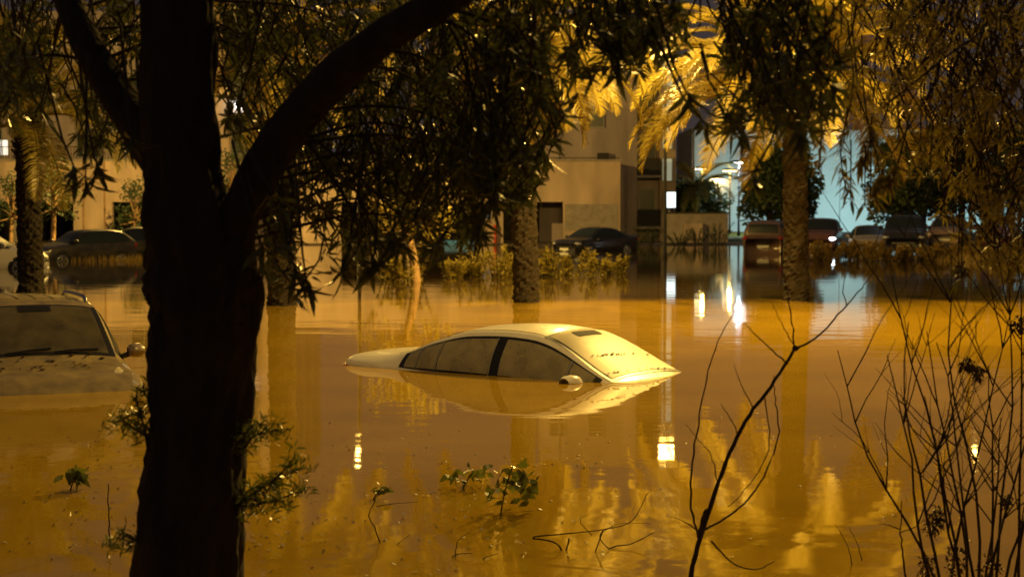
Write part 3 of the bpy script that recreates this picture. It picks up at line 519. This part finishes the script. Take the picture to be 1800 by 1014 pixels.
# ------------------------------------------------------------------ the big dark tree in front
TD = 7.0
bt = thing('shade_tree', 'big black trunked tree forking in the foreground with drooping leaves', 'tree', (P(330, HZ, TD).x, TD, -.9)); o0 = Vector(bt.location)
def bark_tube(pts, rad, n=28, seed=1, amp=.06):
    r = random.Random(seed); ph = [r.uniform(0, 6.3) for _ in range(8)]; mb = MB(); rows = []; k = len(pts)
    for i, p in enumerate(pts):
        t_ = (pts[min(i + 1, k - 1)] - pts[max(i - 1, 0)]).normalized(); a = Vector((0, 1, 0)).cross(t_).normalized(); c = t_.cross(a); row = []
        for j in range(n + 1):
            an = 6.28318 * (j % n) / n; q = 1 + amp * (.5 * math.sin(an * 7 + ph[0] + i * .21) + .4 * math.sin(an * 11 + ph[1] - i * .33) + .5 * math.sin(an * 3 + ph[2] + i * .5)) + amp * .5 * r.uniform(-1, 1) * (1 if j % n else 0)
            row.append(p - o0 + a * (math.cos(an) * rad[i] * q) + c * (math.sin(an) * rad[i] * q))
        row[n] = row[0]; rows.append(row)
    return mb.grid(rows)
def pix_path(l, n=5):
    pts = cr([P(a, b, d) for a, b, d, r_ in l], n); rr = cr([Vector((r_, 0, 0)) for a, b, d, r_ in l], n); return pts, [q.x for q in rr]
pp = P(325, 1014, TD)
tp, tr = pix_path([(318, 1330, TD, .27), (322, 1150, TD, .245), (327, 1014, TD, .225), (340, 850, TD, .205), (352, 700, TD, .20), (362, 560, TD, .225), (355, 480, TD, .225), (335, 400, TD, .19), (322, 300, TD, .155), (315, 200, TD, .15), (313, 80, TD, .148), (310, -60, TD, .145), (312, -300, TD, .12)], 8)
bark_tube(tp, tr, 64, 1, .085).build('trunk', M['bark'], bt, True)
lp, lr = pix_path([(395, 470, TD, .13), (418, 390, TD - .05, .085), (470, 280, TD - .15, .082), (560, 165, TD - .3, .080), (660, 75, TD - .5, .07), (790, -5, TD - .7, .062), (980, -130, TD - .8, .05), (1200, -220, TD - .7, .035)], 7)
bark_tube(lp, lr, 22, 2, .05).build('limb', M['bark'], bt, True)
lp2, lr2 = pix_path([(310, 300, TD, .12), (235, 205, TD + .1, .082), (170, 110, TD + .2, .07), (128, 20, TD + .3, .062), (90, -90, TD + .4, .055), (60, -240, TD + .5, .04)], 6)
bark_tube(lp2, lr2, 20, 3, .05).build('limb', M['bark'], bt, True)
tw = MB()
for k in range(46):                                       # rough broken stubs and bark flakes along the trunk's edge
    i = rnd.randrange(10, len(tp) - 30); an = rnd.uniform(-1.2, 1.2) + (0 if rnd.random() < .7 else math.pi); d = Vector((math.cos(an), -abs(math.sin(an)) * .6, rnd.uniform(-.3, .5))); q = tp[i] - o0 + d.normalized() * tr[i] * .95
    tw.tube([q, q + d.normalized() * rnd.uniform(.008, .03) + Vector((0, 0, .02))], [.012, .004], 4)
kind(tw.build('bark_flakes', M['bark'], bt), 'stuff')
# foliage masses: (px, py, rx, ry, nearest, farthest, sprays)
def sprays(masses, dens, down=.6):
    tips, dirs = [], []; twm = MB()
    for mx_, my, rx, ry, d0, d1, n in masses:
        for _ in range(int(n * dens)):
            a = rnd.uniform(0, 6.283); q = math.sqrt(rnd.random()) * rnd.uniform(.85, 1.1); D = rnd.uniform(d0, d1); p = P(mx_ + rx * q * math.cos(a), my + ry * q * math.sin(a), D)
            d = Vector((rnd.gauss(0, .8), rnd.gauss(0, .8), rnd.gauss(-down * .55, .5))).normalized(); tips.append(p - o0); dirs.append(d)
            s0 = p + Vector((-d.x * .12, -d.y * .12, rnd.uniform(.08, .22))); twm.tube([s0 - o0 + Vector((rnd.gauss(0, .05), rnd.gauss(0, .05), .1)), s0 - o0, p - o0], [.005, .004, .003], 4)
    return tips, dirs, twm
masses = [(640, 60, 260, 90, 7.1, 9, 330), (720, 230, 220, 110, 6.9, 9, 420), (620, 340, 150, 80, 7.0, 9, 150), (860, 190, 130, 170, 6.2, 8.2, 270), (1000, 60, 150, 80, 6, 8, 190), (1125, 45, 75, 75, 6, 7.5, 80), (820, 340, 120, 60, 6.3, 8, 90), (520, 420, 70, 100, 6.3, 8, 60), (900, 290, 60, 60, 6.3, 8, 40), (470, 130, 90, 150, 7.2, 9.5, 130),
          (110, 80, 130, 130, 7.5, 9.5, 190), (215, 110, 40, 110, 7.2, 9, 50), (190, 225, 70, 40, 7.3, 8.5, 45), (30, 130, 60, 90, 6.5, 9, 60), (440, 40, 60, 60, 7.4, 9, 40), (760, 410, 90, 40, 6.3, 8, 40), (640, 440, 60, 50, 6.3, 8, 28),
          (1365, 70, 110, 90, 5.8, 7.5, 150), (1330, 190, 80, 50, 5.8, 7.3, 50), (1420, 180, 60, 50, 5.8, 7.3, 30)]
tips, dirs, twm = sprays(masses, .47)
def limb_to(src, dst, r0, mb, n=6, sag=.12):
    m_ = src.lerp(dst, .5) + Vector((rnd.gauss(0, .06), rnd.gauss(0, .06), sag)); pts = cr([src - o0, m_ - o0, dst - o0], n); mb.tube(pts, [lerp(r0, .004, i / (len(pts) - 1)) for i in range(len(pts))], 6)
brm = MB()
for mx_, my, rx, ry, d0, d1, n in masses:
    src = [q for q in (lp + lp2 + tp[-30:])]
    for k in range(max(3, n // 55)):
        a = rnd.uniform(0, 6.3); q = rnd.random() ** .5; dst = P(mx_ + rx * q * math.cos(a), my + ry * q * math.sin(a), rnd.uniform(d0, d1)); s0 = min(src, key=lambda v: (v - dst).length + rnd.uniform(0, .3)); limb_to(s0, dst, .009, brm); tips.append(dst - o0); dirs.append((dst - s0).normalized() + Vector((0, 0, -.4)))
for k in range(620):  # unseen sprays overhead, added to shade the near left water from the lamp
    a = rnd.uniform(0, 6.283); q = math.sqrt(rnd.random()); c = Vector((-1.9 + 3.6 * q * math.cos(a), 9.6 + 3.8 * q * math.sin(a), 0)); c.z = max(5.3 + 1.1 * rnd.random() - .5 * q, 2.3 + c.y * .155)
    tips.append(c - o0); dirs.append(Vector((rnd.gauss(0, .7), rnd.gauss(0, .7), -.4)))
    if k % 12 == 0: limb_to(rnd.choice(lp[-14:] + tp[-8:] + lp2[-8:]), c, .02, brm)
brm.build('branches', M['twig'], bt, True); kind(twm.build('twigs', M['twig'], bt), 'stuff')
crown = kind(leaves_obj('crown', whorls(tips, dirs, (8, 13), (.05, .12)), M['leaf'], bt), 'stuff')
# clear single leaves on the sprays that hang free at the edge of the crown
v1, f1 = leaf_mesh([(0, 0, 0)], [(1, 0, 0)], [1], [.19], [(0, 0, 1)]); LM = bpy.data.meshes.new('leaf'); LM.from_pydata(v1.tolist(), [], f1); LM.materials.append(M['leaf'])
for px, py, D in ((135, 305, 6.6), (172, 298, 6.7), (150, 325, 6.6), (540, 505, 6.5), (520, 480, 6.6), (655, 470, 6.5), (868, 352, 6.4), (955, 265, 6.5), (985, 200, 6.6), (1090, 120, 6.4), (1150, 40, 6.2), (420, 175, 6.8), (1245, 225, 6.1), (1300, 235, 6.2), (1320, 310, 6.3), (1215, 180, 6.1), (1410, 240, 6.2), (1480, 110, 6.2), (600, 480, 6.6), (700, 430, 6.5), (465, 440, 6.6), (940, 130, 6.4), (235, 255, 6.8), (1180, 15, 6.2)):
    c = P(px, py, D); d = Vector((rnd.gauss(0, .35), rnd.gauss(-.3, .3), -.8)).normalized(); a = d.orthogonal().normalized(); b = d.cross(a)
    tb = MB().tube([c - o0 - d * .4 + Vector((0, 0, .15)), c - o0 - d * .15, c - o0], [.006, .005, .003], 5).build('twig', M['twig'], bt)
    for k in range(12):
        an = k * 2.4; sp = rnd.uniform(.45, 1.3); dd = d * math.cos(sp) + (a * math.cos(an) + b * math.sin(an)) * math.sin(sp); o = bpy.data.objects.new('leaf', LM); COL.objects.link(o); o.parent = tb
        sc = rnd.uniform(.10, .15); zc = dd.cross(Vector((rnd.gauss(0, .3), rnd.gauss(0, .3), 1)).cross(dd)).normalized() * -1; yc = zc.cross(dd); m4 = Matrix((dd, yc, zc)).transposed().to_4x4(); o.matrix_local = Matrix.Translation(c - o0 - d * rnd.uniform(0, .05)) @ m4 @ Matrix.Scale(sc, 4)
# fresh shoots from the trunk just above the water
shs = MB(); stp, sdr = [], []
for pts in ([(262, 800), (245, 730), (205, 742)], [(262, 780), (240, 700), (250, 680)], [(262, 770), (225, 745), (212, 735)], [(420, 800), (450, 765), (498, 755)], [(420, 800), (440, 750), (470, 745)], [(415, 890), (470, 850), (540, 820)], [(415, 890), (490, 835), (520, 800)], [(420, 890), (480, 880), (545, 855)], [(415, 900), (440, 860), (500, 850)], [(420, 860), (450, 880), (500, 880)], [(250, 960), (225, 940), (210, 950)]):
    c = cr([P(a, b, TD - .1) - o0 for a, b in pts], 6); sh_o = MB().tube(c, [lerp(.007, .002, i / (len(c) - 1)) for i in range(len(c))], 5).build('shoot', M['twig'], bt); stp, sdr = [], []
    for q in c[3:]:
        for _ in range(3): stp.append(q + Vector((rnd.gauss(0, .02), rnd.gauss(0, .03), rnd.gauss(0, .02)))); sdr.append(Vector((rnd.gauss(0, .6), rnd.gauss(0, .6), .6)))
    kind(leaves_obj('shoot_leaves', whorls(stp, sdr, (3, 5), (.03, .065), (.6, 1.4)), M['fresh'], sh_o), 'stuff')

# fine leaved tree hanging in from the right
rt = thing('weeping_tree', 'fine leaved weeping tree hanging in beside the bare thicket', 'tree', (3.35, 8.6, -.6)); o0 = Vector(rt.location)
rp = cr([Vector((3.35, 8.6, -.6)), Vector((3.3, 8.6, 1.2)), Vector((3.1, 8.5, 3.2)), Vector((2.6, 8.3, 4.6))], 6); bark_tube(rp, [lerp(.2, .1, i / (len(rp) - 1)) for i in range(len(rp))], 20, 5).build('trunk', M['bark'], rt, True)
rm_ = [(1700, 60, 150, 120, 7, 9.5, 430), (1560, 60, 110, 110, 7, 9.5, 190), (1740, 240, 100, 130, 7, 9.5, 330), (1640, 240, 90, 90, 7.2, 9.5, 170), (1775, 420, 55, 80, 7, 9, 130), (1700, 370, 60, 50, 7.2, 9, 45), (1530, 170, 50, 60, 7.2, 9, 40), (1790, 120, 80, 120, 7, 9, 160)]
tips, dirs, twm = sprays(rm_, .34, .9)
brm = MB()
for mx_, my, rx, ry, d0, d1, n in rm_:
    for k in range(max(2, n // 60)):
        a = rnd.uniform(0, 6.3); q = rnd.random() ** .5; dst = P(mx_ + rx * q * math.cos(a), my + ry * q * math.sin(a), rnd.uniform(d0, d1)); limb_to(rnd.choice(rp[-12:]), dst, .008, brm, sag=.35); tips.append(dst - o0); dirs.append(Vector((0, 0, -1)))
for l in ([(1490, 40), (1500, 150), (1478, 260), (1490, 345)], [(1515, 60), (1520, 180), (1545, 300), (1535, 350)], [(1600, 200), (1575, 300), (1560, 330)], [(1470, 60), (1450, 180), (1440, 300)], [(1505, 160), (1530, 240), (1512, 300)]):
    c = cr([P(a, b, 7.2) - o0 for a, b in l], 6); brm.tube(c, .0035, 4)
    for q in c[6:]: tips.append(q); dirs.append(Vector((rnd.gauss(0, .4), rnd.gauss(0, .4), -1)))
brm.build('branches', M['twig'], rt, True); kind(twm.build('twigs', M['twig'], rt), 'stuff')
kind(leaves_obj('crown', whorls(tips, dirs, (7, 12), (.04, .09)), M['leaf2'], rt), 'stuff')
tb = bpy.data.objects['branches.001'] if 'branches.001' in bpy.data.objects else None
for px, py in ((1495, 352), (1530, 352), (1520, 362), (1685, 470), (1690, 490)):
    c = P(px, py, 7.1); tb2 = MB().tube([c - o0 + Vector((0, 0, .25)), c - o0], [.004, .003], 4).build('twig', M['twig'], rt)
    for k in range(7):
        an = k * 2.4; dd = Vector((math.cos(an) * .7, math.sin(an) * .7, rnd.uniform(-.9, .3))).normalized(); o = bpy.data.objects.new('leaf', LM); COL.objects.link(o); o.parent = tb2; sc = rnd.uniform(.06, .1); zc = Vector((0, 0, 1)); yc = zc.cross(dd).normalized(); zc = dd.cross(yc); o.matrix_local = Matrix.Translation(c - o0) @ Matrix((dd, yc, zc)).transposed().to_4x4() @ Matrix.Scale(sc, 4)

# ------------------------------------------------------------------ bare saplings, thicket and drowned twigs
def traced(name, label, cat, D, paths, group=None, m='twig', wob=.12, zb=None):
    a0 = paths[0][0]; base = P(a0[0], a0[1], D); t = thing(name, label, cat, base, 0, group)
    for i, l in enumerate(paths):
        r0, r1 = l[-1]; pts = l[:-1]; d_ = rnd.uniform(-wob, wob) * (i > 0); c = cr([P(a, b, D + d_ * (k / max(1, len(pts) - 1))) - base for k, (a, b) in enumerate(pts)], 6)
        c = [q + Vector((rnd.gauss(0, .0025), rnd.gauss(0, .0025), 0)) if 0 < j < len(c) - 1 else q for j, q in enumerate(c)]
        MB().tube(c, [lerp(r0, r1, j / (len(c) - 1)) for j in range(len(c))], 6).build('stem' if i == 0 else 'branch', M[m], t, True)
    return t
traced('bare_sapling', 'leafless sapling with a knobby fork leaning over the water', 'sapling', 8.0, [
 [(1205, 1120), (1215, 1010), (1235, 935), (1270, 830), (1310, 740), (1355, 680), (1398, 612), (.014, .007)], [(1228, 945), (1214, 880), (1222, 780), (1238, 680), (1262, 600), (1300, 535), (.006, .002)],
 [(1398, 614), (1440, 590), (1480, 545), (1520, 500), (1542, 470), (.006, .0015)], [(1398, 612), (1388, 540), (1378, 490), (1362, 465), (.004, .001)], [(1398, 612), (1375, 570), (1355, 530), (.003, .001)], [(1385, 640), (1340, 600), (1300, 560), (1285, 540), (.004, .001)],
 [(1240, 930), (1290, 900), (1335, 850), (1368, 770), (1362, 700), (1360, 660), (.006, .002)], [(1262, 850), (1250, 800), (1225, 770), (1205, 745), (.003, .001)], [(1300, 765), (1275, 720), (1268, 710), (.003, .001)], [(1325, 720), (1300, 670), (1290, 640), (.003, .001)],
 [(1250, 950), (1290, 990), (1330, 1000), (1362, 985), (.005, .002)], [(1232, 935), (1200, 915), (1170, 905), (.004, .001)], [(1488, 540), (1482, 500), (1500, 460), (.003, .001)], [(1345, 700), (1352, 790), (1310, 860), (1280, 890), (.003, .002)], [(1228, 945), (1238, 905), (1242, 895), (.012, .006)]])
MB().ell((0, 0, 0), .016, .016, .014).build('knob', M['twig'], bpy.data.objects['bare_sapling'], True).location = P(1398, 612, 8) - P(1205, 1120, 8)
th = thing('bare_thicket', 'tangle of bare upright stems with caught flood litter', 'shrub', P(1700, 1040, 8.2)); b0 = Vector(th.location)
clm = []
def grow(p, d, ln, r, depth):
    pts = [p]; n = 7
    for i in range(n): d = (d + Vector((rnd.gauss(0, .09), rnd.gauss(0, .06), rnd.gauss(.02, .05)))).normalized(); p = p + d * ln / n; pts.append(p)
    MB().tube([q - b0 for q in pts], [lerp(r, r * .3, i / n) for i in range(n + 1)], 5).build('stem' if depth == 0 else 'branch', M['twig'], th, True)
    if depth < 2:
        for k in range(rnd.randint(3, 5) if depth == 0 else rnd.randint(1, 3)):
            j = rnd.randint(2, n - 1); s = rnd.choice((-1, 1)); grow(pts[j], (d + Vector((s * rnd.uniform(.3, .9), rnd.uniform(-.4, .4), rnd.uniform(-.1, .3)))).normalized(), ln * rnd.uniform(.3, .55), r * .5, depth + 1)
    if depth == 0: clm.append(pts[rnd.randint(1, 4)])
for px, tx, ty in ((1640, 1560, 640), (1655, 1600, 560), (1670, 1680, 520), (1690, 1640, 470), (1700, 1740, 560), (1720, 1700, 440), (1735, 1800, 600), (1750, 1770, 470), (1765, 1830, 640), (1780, 1800, 520), (1650, 1530, 600), (1690, 1600, 700), (1715, 1660, 600), (1745, 1720, 640), (1790, 1760, 420), (1730, 1790, 720)):
    a = P(px, 1035, rnd.uniform(7.7, 8.5)); b = P(tx, ty, a.y + rnd.uniform(-.3, .3)); grow(a, (b - a).normalized(), (b - a).length, .008, 0)
for px, py, r_ in ((1640, 925, .05), (1650, 905, .045), (1700, 640, .035), (1720, 655, .03), (1790, 570, .04), (1770, 880, .035), (1680, 985, .07), (1740, 1000, .08), (1690, 475, .03), (1630, 1000, .06)):
    c = P(px, py, 8.1) - b0; kind(leaves_obj('caught_litter', cloud(110, c, (r_ * .8, r_ * .8, r_ * 1.2), (.012, .034), .4, -.5), M['litter'], th), 'stuff')
traced('drowned_branch', 'curling bare branch breaking the surface below the leafy sapling', 'branch', 9.4, [
 [(1000, 1040), (985, 960), (935, 945), (1000, 937), (1060, 930), (1110, 915), (1140, 865), (.006, .002)], [(1000, 945), (990, 1000), (1000, 1040), (.005, .004)], [(1060, 930), (1040, 990), (1035, 1030), (.004, .003)], [(1020, 1020), (1070, 965), (1110, 955), (1150, 935), (.005, .002)], [(1000, 1030), (1060, 1000), (1100, 1014), (.005, .003)], [(1040, 940), (1020, 915), (1030, 905), (.003, .001)], [(1070, 965), (1055, 940), (1090, 920), (1145, 920), (.003, .001)]])
traced('drowned_branch', 'thin forked twig rising from the water by the small round leaf', 'branch', 9.6, [[(690, 1040), (678, 990), (660, 930), (648, 905), (665, 870), (688, 855), (.005, .0015)], [(678, 995), (695, 960), (720, 940), (.003, .001)], [(680, 995), (715, 970), (740, 965), (.003, .001)], [(662, 890), (690, 885), (735, 882), (.003, .001)]])
traced('drowned_branch', 'arching twigs in the water between trunk and curling branch', 'branch', 9.2, [[(780, 1040), (785, 1000), (800, 975), (830, 972), (.005, .002)], [(800, 1040), (800, 980), (805, 950), (825, 935), (.004, .001)], [(820, 1020), (845, 985), (875, 972), (.004, .001)], [(830, 1000), (815, 990), (850, 1000), (.003, .001)]])
traced('thin_stick', 'single straight stick standing in water left of the trunk', 'stick', 9.6, [[(191, 985), (192, 920), (190, 850), (.005, .003)]])
traced('small_twig', 'short twigs poking from the water between sapling and thicket', 'stick', 9.0, [[(1500, 1000), (1490, 960), (1468, 920), (.003, .001)], [(1515, 985), (1505, 950), (1492, 925), (.003, .001)]])
traced('knotted_stem', 'slim stem with a dark knot beside the thicket', 'stick', 8.2, [[(1598, 1040), (1588, 985), (1583, 930), (1585, 880), (.006, .002)], [(1583, 930), (1560, 922), (1545, 920), (.004, .001)], [(1583, 935), (1610, 925), (1625, 910), (.003, .001)]])
# leafy seedling and sprigs
def sprig(px, py, D, h, n, label, ln=(.05, .12), w_=.18, cat='seedling', name='leafy_seedling'):
    b = P(px, py, D); b.z = -.15; t = thing(name, label, cat, b); c = cr([(-.05, 0, -.1), (.0, 0, h * .5 + .1), (.06, 0, h + .15)], 6); MB().tube(c, .005, 5).build('stem', M['twig'], t)
    arr = cloud(n, (.04, 0, h * .55 + .17), (w_, w_ * .8, h * .5), ln, .5, .1); leaves_obj('foliage', arr, M['fresh'], t); return t
q = Wp(885, 905); sprig(885, 905, q.y, .30, 60, 'bright leafy seedling rising from the water before the sedan', w_=.2)
q = Wp(125, 865); sprig(125, 865, q.y, .14, 34, 'pale drooping sprig in the water left of the trunk', (.06, .12), .09)
q = Wp(655, 880); sprig(655, 880, q.y, .07, 14, 'small round leaf tuft on the forked twig', (.04, .07), .05)
q = Wp(810, 860); sprig(815, 868, q.y, .10, 36, 'low leaf tuft left of the bright seedling', (.04, .09), .16)
lit = MB(); B, D_, L, Wd, N = [], [], [], [], []
for _ in range(700):
    px = rnd.choice((rnd.uniform(0, 1800), rnd.gauss(850, 160), rnd.gauss(480, 90), rnd.gauss(180, 120))); py = rnd.uniform(720, 1030) if rnd.random() < .85 else rnd.uniform(545, 720)
    if rnd.random() < .6: py = rnd.gauss(rnd.choice((775, 822, 872, 915, 960)), 7)
    if py < 540: continue
    q = Wp(px, py); B.append((q.x, q.y, .006)); a = rnd.uniform(0, 6.3); D_.append((math.cos(a), math.sin(a), .05)); l = rnd.uniform(.012, .045); L.append(l); Wd.append(l * .45); N.append((rnd.gauss(0, .15), rnd.gauss(0, .15), 1))
kind(tag(leaves_obj('floating_litter', (B, D_, L, Wd, N), M['litter']), 'scattered small dead leaves floating on the near water', 'leaf litter'), 'stuff')
